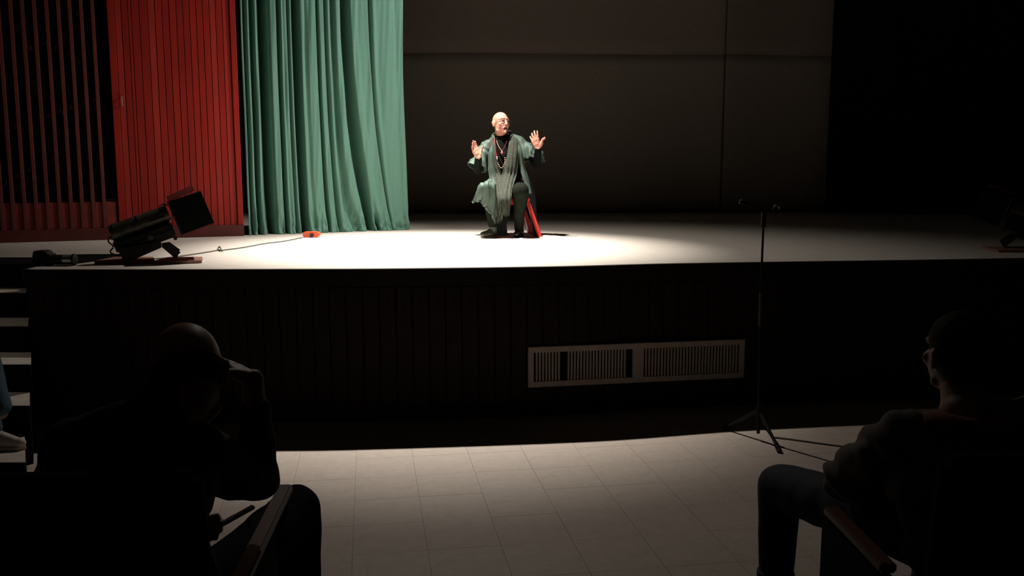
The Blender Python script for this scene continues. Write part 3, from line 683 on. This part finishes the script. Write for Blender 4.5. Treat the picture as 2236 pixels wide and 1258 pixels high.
rowsB = [[mp(522, 272, .33), mp(532, 275, .29), mp(545, 290, .26)], [mp(515, 340, .22), mp(550, 335, .21), mp(592, 345, .24)],
         [mp(500, 450, .165), mp(548, 440, .15), mp(598, 440, .18)], [mp(476, 560, .135), mp(535, 555, .12), mp(592, 555, .15)],
         [mp(460, 640, .115), mp(520, 640, .10), mp(580, 645, .12)], [mp(452, 740, -.01), mp(500, 740, -.03), mp(548, 742, -.01)],
         [mp(440, 830, -.12), mp(490, 830, -.13), mp(535, 830, -.12)], [mp(452, 900, -.12), mp(490, 900, -.13), mp(528, 900, -.12)], [mp(470, 975, -.12), mp(495, 980, -.13), mp(520, 978, -.12)]]
sheet('scarf_end', rowsB, M_scarf, P_, 8, 8, .012, 22, .004, 12)
MB().tube(crs([mp(385, 330, .23), mp(372, 305, .30), mp(385, 285, .38), mp(420, 272, .43), mp(480, 262, .43), mp(520, 262, .38), mp(533, 275, .30), mp(535, 310, .23)], 5), .010, 10).build('scarf_collar', M_scarf, P_, sm=True)
fr_ = MB()
for i in range(16):
    a = mp(408 + i*3.6, 1032 - max(0, i-7)*3, -.105); fr_.cyl(a, a + V((random.uniform(-.004, .004), 0, -.028)), .0012, .0008, 5)
for i in range(16):
    a = mp(472 + i*3.1, 976, -.125); fr_.cyl(a, a + V((random.uniform(-.004, .004), 0, -.022)), .0012, .0008, 5)
o = fr_.build('fringe', M_scarf, P_); o['kind'] = 'stuff'
# neck cord and beads
MB().tube(crs([mp(393, 325, .21), mp(398, 380, .195), mp(404, 430, .185), mp(412, 478, .18)], 5), .0035, 8).build('neck_cord', M_cord, P_, sm=True)
def beads(P, n, r, m, parent=P_, name='bead'):
    Q = crs(P, 12); L = [0]
    for a, b in zip(Q[:-1], Q[1:]): L.append(L[-1] + (b - a).length)
    me = MB().ball((0, 0, 0), r, n=10).mesh(name, m, sm=True)
    for i in range(n):
        s = L[-1] * i / (n - 1); k = max(0, min(len(Q) - 2, int(np.searchsorted(L, s)) - 1)); t = (s - L[k]) / max(1e-6, L[k+1] - L[k])
        o = link(bpy.data.objects.new(name, me), parent); o.location = Q[k].lerp(Q[k+1], t)
beads([mp(410, 345, .20), mp(425, 385, .19), mp(445, 418, .185), mp(457, 432, .18)], 11, .0046, M_bead)
beads([mp(457, 432, .18), mp(480, 395, .188), mp(497, 350, .20)], 10, .0044, M_beadr)
beads([mp(410, 490, .178), mp(418, 525, .172), mp(432, 560, .165), mp(450, 580, .16), mp(468, 562, .16), mp(482, 525, .165), mp(482, 490, .17)], 14, .0058, M_bead)
MB().ball(mp(456, 448, .172), (.017, .008, .017)).build('pendant', M_beadr, P_, sm=True)
MB().ball(mp(456, 446, .164), (.004, .003, .011)).build('pendant_stone', M_bead, P_, sm=True)
MB().ball(mp(411, 486, .172), (.012, .009, .010)).cyl(mp(411, 488, .172), mp(415, 515, .168), .008, .006, 10).build('toggle', M_bead, P_, sm=True)
MB().prism([mp(428, 480, .168), mp(436, 478, .168), mp(468, 545, .16), mp(458, 552, .16)], (0, .004, 0)).build('tassel', M_trou, P_)

# red chair
chz = .405
CH = empty('chair', root + V((.062, .30, 0)), math.radians(11), 'red-painted wooden chair under the robed man on stage', 'chair')
cw, cdp = .21, .20
MB().box((0, -.0, chz - .02), (.31, .40, .030)).build('seat', M_chair, CH, .008, segs=2)
for sx in (-1, 1):
    for sy in (-1, 1):
        tp = V((sx*.135, sy*.17, chz - .035)); bt = V((.250 if sx > 0 else -.205, sy*.205, 0))
        q_ = [tp + V((-.016, -.022, 0)), tp + V((.016, -.022, 0)), tp + V((.016, .022, 0)), tp + V((-.016, .022, 0))]
        wr = .055 if sx > 0 else .03
        r_ = [bt + V((-.024, -wr, 0)), bt + V((.024, -wr, 0)), bt + V((.024, wr, 0)), bt + V((-.024, wr, 0))]
        m_ = MB(); a = [m_.bm.verts.new(p) for p in q_]; b = [m_.bm.verts.new(p) for p in r_]
        m_.bm.faces.new(a); m_.bm.faces.new(b[::-1])
        for i in range(4): m_.bm.faces.new((a[i], b[i], b[(i+1) % 4], a[(i+1) % 4]))
        m_.build('leg', M_chair, CH, .003)
    MB().box((sx*.165, .195, chz + .18), (.03, .03, .40)).build('back_post', M_chair, CH, .005)
MB().box((0, .205, chz + .31), (.36, .018, .12)).build('back_panel', M_chair, CH, .006)
MB().box((0, .17, chz - .06), (.26, .018, .05)).build('apron', M_chair, CH, .003)

# ------------------------------------------------------------------ theatre seats
TZ = .15
def make_seat(s, t, rz, label, ar0=-.25, ar1=.47):
    S = empty('theatre_seat', (s, t, TZ), rz, label, 'seat', 'theatre seats in the front rows')
    MB().box((0, .02, .41), (.46, .46, .10)).build('seat_cushion', M_seat, S, .025, segs=3)
    MB().box((0, -.26, .675), (.50, .07, .66), Euler((.10, 0, 0)).to_matrix()).build('backrest', M_seat, S, .025, segs=3)
    for sx in (-1, 1):
        MB().box((sx*.272, .5*(ar0 + ar1), .645), (.045, ar1 - ar0, .028)).build('armrest', M_wood, S, .006, segs=2)
        MB().box((sx*.272, .06, .33), (.03, .50, .60)).build('side_panel', M_seat, S, .008, segs=2)
    MB().box((0, .0, .18), (.40, .06, .36)).build('support', M_metal, S)
    MB().cyl((-.24, -.02, .56), (-.24, .06, .545), .012, .012, 12).build('hinge_pin', M_chrome, S, smart=True)
    return S
make_seat(-.955, 2.16, math.radians(4.5), 'dark theatre seat with wooden armrest holding the bald man resting head on hand', -.25, .56)
make_seat(-1.575, 2.16, math.radians(5.0), 'empty dark theatre seat left of the bald man resting head on hand')
make_seat(1.235, 2.28, math.radians(1.0), 'dark theatre seat with wooden armrest holding the man in the hooded top', -.12, .28)

# ------------------------------------------------------------------ left onlooker
def P2(px, py, t): return pt(px, py, t)
r1 = V((-.93, 2.15, TZ)); L1 = empty('person', r1, 0, 'bald man in black bent forward with his hand to his head and phone on lap', 'person')
lc = lambda px, py, t: pt(px, py, t) - r1
hp = V((.0, .0, .56)); shl, shr = lc(165, 985, 2.10), lc(425, 1000, 2.16)
hO = lc(408, 824, 2.22); neck = lc(335, 930, 2.10)
hR1 = Matrix.Rotation(math.radians(180 + 28), 3, 'Z') @ Matrix.Rotation(math.radians(38), 3, 'X')
B = Blob(); hh = head_blob(B, hO, hR1, 1.13, neck)
elr, wrr = lc(563, 1052, 2.38), lc(553, 828, 2.33)
ell_, wll = lc(100, 1190, 2.22), lc(388, 1172, 2.48)
B.chain([neck, lc(300, 1100, 2.10), hp], [.07, .12, .13]); B.chain([shr, elr, wrr], [.05, .04, .028]); B.chain([shl, ell_, wll], [.05, .04, .028])
hand(B, wrr, (-.85, .12, .42), (.1, -1, .1), (-.3, -.1, -.9), (.25, .25, .25, .3), .2, 1.0, .06)
hand(B, wll, (1, .12, .22), (0, .3, 1), (0, .2, 1), (.6, .6, .6, .6), .4, .95, .06)
knr, ank = V((-.725, 2.86, .675)) - r1, V((-.735, 2.90, .25)) - r1
knl, anl = V((-1.15, 2.80, .66)) - r1, V((-1.15, 2.86, .25)) - r1
B.chain([hp + V((.1, .1, -.03)), knr, ank], [.07, .055, .04]); B.chain([hp + V((-.1, .1, -.03)), knl, anl], [.07, .055, .04])
B.build('body', M_skin2, L1, .0065, 4)
Hh = Blob(); Hh.ell(hh(0, .03, .02), (.089, .094, .084), hR1)
Hh.build('hair', M_hair, L1, .006, 4, cut=lambda c: (hR1.transposed() @ (c - hO)).z > .01 or (hR1.transposed() @ (c - hO)).y < -.005)
Jk = Blob(); Jk.chain([neck + V((-.02, -.01, -.05)), lc(290, 1060, 2.10), lc(270, 1200, 2.08), hp + V((0, 0, .05))], [.085, .145, .165, .175])
Jk.ell(lc(285, 1060, 2.10), (.215, .15, .17)); Jk.cap(shl, shr, .085)
Jk.chain([shr, elr, wrr.lerp(elr, .30)], [.085, .060, .043]); Jk.chain([shl, ell_, wll.lerp(ell_, .15)], [.085, .062, .042])
Jk.cap(shr, lc(405, 1085, 2.16), .080, .070); Jk.cap(neck, neck.lerp(hO, .42), .088, .078); Jk.chain([neck, shl], [.075, .085])
Jk.build('jacket', M_jacket, L1, .010, 5, ripple=lambda c: .010 * noise.noise(c * 9) + .004 * noise.noise(c * 25))
MB().tube([neck + V((.07*math.cos(a), .01 + .065*math.sin(a), .0 + .03*math.sin(a))) for a in [2*PI*i/24 for i in range(24)]], .016, 10, close=True).build('collar', M_jacket, L1, sm=True)
Tr = Blob(); Tr.ell(hp + V((0, .02, 0)), (.18, .16, .12)); Tr.chain([hp + V((.1, .08, -.03)), knr, ank + V((0, 0, .03))], [.09, .083, .068]); Tr.chain([hp + V((-.1, .08, -.03)), knl, anl + V((0, 0, .03))], [.09, .083, .068])
Tr.build('trousers', M_darkt, L1, .010, 5, ripple=lambda c: .007 * noise.noise(V((c.x * 14, c.y * 14, c.z * 9))))
for a in (ank, anl):
    S = Blob(); S.chain([a + V((0, -.03, -.05)), a + V((0, .17, -.062))], [.045, .036]); S.build('shoe', M_shoeb, L1, .008, 3)
ph = lc(504, 1134, 2.56); phn = MB()
ly_ = nm((.80, .42, .36)); lz_ = V((-.45, .08, .87)); lz_ = (lz_ - ly_ * lz_.dot(ly_)).normalized(); lx_ = ly_.cross(lz_)
pr = Matrix((lx_, ly_, lz_)).transposed()
o = phn.box((0, 0, 0), (.072, .150, .009), pr).build('mobile_phone', M_metal, None, .003, segs=2); o.location = ph + r1
MBx = MB().box((0, 0, 0), (.075, .153, .003), pr).build('phone_edge', M_chrome, o, .001)
tag(o, 'dark mobile phone with a shiny edge held over the bent man\'s lap', 'phone')

# ------------------------------------------------------------------ right onlooker
r2 = V((1.30, 2.32, TZ)); R2 = empty('person', r2, 0, 'man in a grey hooded top and jeans sitting with his leg bent and elbow out', 'person')
rc = lambda px, py, t: pt(px, py, t) - r2
hp = V((.0, .03, .59)); hO = rc(2092, 775, 2.46); neck = rc(2108, 905, 2.38)
hR2 = Matrix.Rotation(math.radians(180 - -38), 3, 'Z')
hR2 = Matrix.Rotation(math.radians(180 + 4), 3, 'Z') @ Matrix.Rotation(math.radians(-2), 3, 'X')
B = Blob(); hh2 = head_blob(B, hO, hR2, 1.02, neck)
shl, shr = rc(1962, 962, 2.40), rc(2262, 930, 2.34); ell_, wll = rc(1848, 1048, 2.62), rc(1930, 1085, 2.52)
err, wrr = rc(2290, 1150, 2.45), rc(2120, 1180, 2.65)
B.chain([neck, rc(2120, 1050, 2.36), hp], [.07, .12, .13]); B.cap(shl, shr, .05); B.chain([shl, ell_, wll], [.048, .038, .028]); B.chain([shr, err, wrr], [.048, .038, .028])
hand(B, wll, (.22, .05, -1), (-.3, 1, 0), (1, .2, .1), (.3, .35, .4, .45), .2, .95, .06)
hand(B, wrr, (-1, .1, -.1), (0, .4, 1), (0, -.2, -1), (.4, .4, .4, .4), .2, .95, .06)
knl, anl = pt(1703, 1062, 3.10) - r2, pt(1694, 1262, 3.13) - r2
knr, anr = V((1.52, 2.98, .66)) - r2, V((1.52, 3.06, .25)) - r2
B.chain([hp + V((-.1, .08, .02)), knl, anl], [.08, .055, .04]); B.chain([hp + V((.1, .08, .02)), knr, anr], [.08, .055, .04])
B.build('body', M_skin2, R2, .0065, 4)
Hh = Blob(); Hh.ell(hh2(0, .022, .040), (.087, .102, .092), hR2); Hh.ell(hh2(0, .05, -.02), (.072, .06, .07), hR2)
Hh.build('hair', M_hair, R2, .007, 4, cut=lambda c: (hR2.transposed() @ (c - hO)).y < -.055, ripple=lambda c: .003 * noise.noise(c * 60))
Jk = Blob(); Jk.chain([neck + V((.0, .0, -.06)), rc(2115, 1060, 2.36), rc(2110, 1180, 2.33), hp + V((0, 0, .05))], [.09, .150, .165, .175])
Jk.ell(rc(2112, 1060, 2.36), (.215, .14, .18)); Jk.cap(shl, shr, .078)
Jk.chain([shl, ell_ + V((0, 0, 0)), wll.lerp(ell_, .25)], [.080, .074, .058]); Jk.chain([shr, err, wrr.lerp(err, .1)], [.085, .07, .045])
Jk.build('hooded_top', M_hood, R2, .009, 5, ripple=lambda c: .008 * math.sin(c.z * 60 + c.x * 35 + 4 * noise.noise(c * 8)) * (1 if c.x < -.18 else .3) + .004 * noise.noise(c * 22))
hd_ = [neck + V((.105*math.cos(a) + .0, -.015 + .085*math.sin(a), -.025 - .018*math.sin(a) + .01 * math.cos(2*a))) for a in [2*PI*i/28 for i in range(28)]]
MB().tube(hd_, [.026 + .008 * math.sin(2*PI*i/28 + 3.6) for i in range(28)], 12, close=True).build('hood', M_lining, R2, sm=True)
hx_ = Blob(); hx_.ell(neck + V((0, -.095, -.11)), (.115, .045, .10)); hx_.build('hood_bag', M_hood, R2, .009, 4, ripple=lambda c: .005 * noise.noise(c * 18))
for sgn, A_ in ((-1, shl), (1, shr)):
    a = neck + V((sgn*.09, .0, -.045)); b = A_ + V((-sgn*.02, 0, .075)); 
    Blob().chain([a + V((0, 0, .0)), a.lerp(b, .5) + V((0, 0, .008)), b + V((0, 0, -.018))], [.020, .026, .022]).build('shoulder_yoke', M_lining, R2, .007, 3)
MB().cyl(rc(1940, 1068, 2.46), rc(1942, 1105, 2.46), .003, .003, 8).build('drawstring', M_white, R2, smart=True)
Tr = Blob(); Tr.ell(hp + V((0, .02, 0)), (.18, .16, .12)); Tr.chain([hp + V((-.1, .08, .03)), knl, anl + V((0, 0, .03))], [.105, .082, .062]); Tr.chain([hp + V((.1, .08, .03)), knr, anr + V((0, 0, .03))], [.10, .083, .065])
Tr.build('jeans', M_jeans, R2, .010, 5, ripple=lambda c: .006 * noise.noise(V((c.x * 14, c.y * 14, c.z * 9))))
cf = pt(1694, 1245, 3.125) - r2
MB().cyl(cf + V((0, 0, -.03)), cf + V((0, 0, .0)), .069, .068, 28).build('trouser_cuff', M_jeans, R2, .006, smart=True)
for a in (V((anl.x, anl.y, .09)), V((anr.x, anr.y, .09))):
    S = Blob(); S.chain([a + V((0, -.03, -.045)), a + V((0, .17, -.055))], [.042, .034]); S.cap(a, a + V((0, 0, -.03)), .04, .045); S.build('shoe', M_shoeb, R2, .008, 3)
Blob().cap(anl, V((anl.x, anl.y, .08)), .045, .045).build('sock', M_hair, R2, .01, 3)

# ------------------------------------------------------------------ person on the steps (leg in view)
an = pt(-15, 940, 5.02); TZ5 = .185
r3 = V((an.x - .35, an.y, TZ5)); R3 = empty('person', r3, 0, 'seated onlooker on the side steps, seen as a blue-jeaned leg and pale lace-up shoe', 'person')
a3 = an - r3; a3.z = .12; k3 = V((a3.x - .13, .06, .49)); h3 = V((-.42, .36, .66 - TZ5 + .06)); n3 = V((-.34, .36, .98)); O3 = V((-.32, .34, 1.17))
B = Blob(); hR3 = Matrix.Rotation(math.radians(90), 3, 'Z'); head_blob(B, O3, hR3, 1.0, n3)
B.chain([n3, h3], [.09, .13]); B.chain([h3 + V((0, -.1, 0)), k3, a3 + V((-.02, 0, -.02))], [.08, .055, .036]); B.chain([h3 + V((0, .08, 0)), k3 + V((-.05, .22, .02)), a3 + V((-.06, .2, .04))], [.08, .055, .036])
s3a, s3b = n3 + V((0, -.19, -.07)), n3 + V((0, .19, -.07)); e3a, e3b = s3a + V((.10, -.03, -.27)), s3b + V((.10, .03, -.27)); w3a, w3b = k3 + V((-.15, .0, .11)), k3 + V((-.18, .22, .13))
B.cap(s3a, s3b, .05); B.chain([s3a, e3a, w3a], [.048, .038, .028]); B.chain([s3b, e3b, w3b], [.048, .038, .028])
hand(B, w3a, (1, .1, -.2), (.2, 1, 0), (0, 0, -1), (.3,)*4, .2, .95, .06); hand(B, w3b, (1, -.1, -.2), (.2, -1, 0), (0, 0, -1), (.3,)*4, .2, .95, .06)
B.build('body', M_skin2, R3, .007, 4)
J3 = Blob(); J3.chain([n3 + V((0, 0, -.08)), h3.lerp(n3, .5), h3], [.10, .15, .16]); J3.cap(s3a, s3b, .065); J3.chain([s3a, e3a, w3a.lerp(e3a, .1)], [.065, .055, .042]); J3.chain([s3b, e3b, w3b.lerp(e3b, .1)], [.065, .055, .042]); J3.build('jacket', M_jacket, R3, .011, 5)
T3 = Blob(); T3.ell(h3, (.15, .18, .11)); T3.chain([h3 + V((0, -.1, 0)), k3, a3 + V((-.01, 0, .01))], [.095, .078, .060]); T3.chain([h3 + V((0, .08, 0)), k3 + V((-.05, .22, .02)), a3 + V((-.06, .2, .08))], [.095, .075, .058])
T3.build('jeans', M_jeansb, R3, .010, 5, ripple=lambda c: .006 * noise.noise(V((c.x * 14, c.y * 14, c.z * 12))))
Blob().ell(O3 + hR3 @ V((0, .02, .04)), (.085, .10, .09), hR3).build('hair', M_hair, R3, .009, 3)
def trainer(off):
    S = Blob(); b = V((a3.x, a3.y, 0)) + off
    S.chain([b + V((-.05, 0, .05)), b + V((.04, 0, .052)), b + V((.155, 0, .040))], [.038, .040, .030]); S.chain([b + V((-.04, 0, .07)), b + V((.02, 0, .085)), b + V((.11, 0, .055))], [.036, .034, .028])
    s_ = S.build('trainer', M_sneak, R3, .006, 4)
    MB().prism([b + V((x, y, .001)) for x, y in ((-.09, -.02), (-.06, -.036), (.05, -.042), (.15, -.034), (.188, 0), (.15, .034), (.05, .042), (-.06, .036), (-.09, .02))], (0, 0, .022)).build('sole', M_sneak, s_, .004)
    for k in range(4):
        x = .03 + k * .024; z = .118 - k * .013
        MB().tube([b + V((x, -.03, z - .022)), b + V((x + .006, 0, z + .001)), b + V((x, .03, z - .022))], .003, 6).build('lace', M_cable, s_, sm=True)
trainer(V((0, 0, 0)));
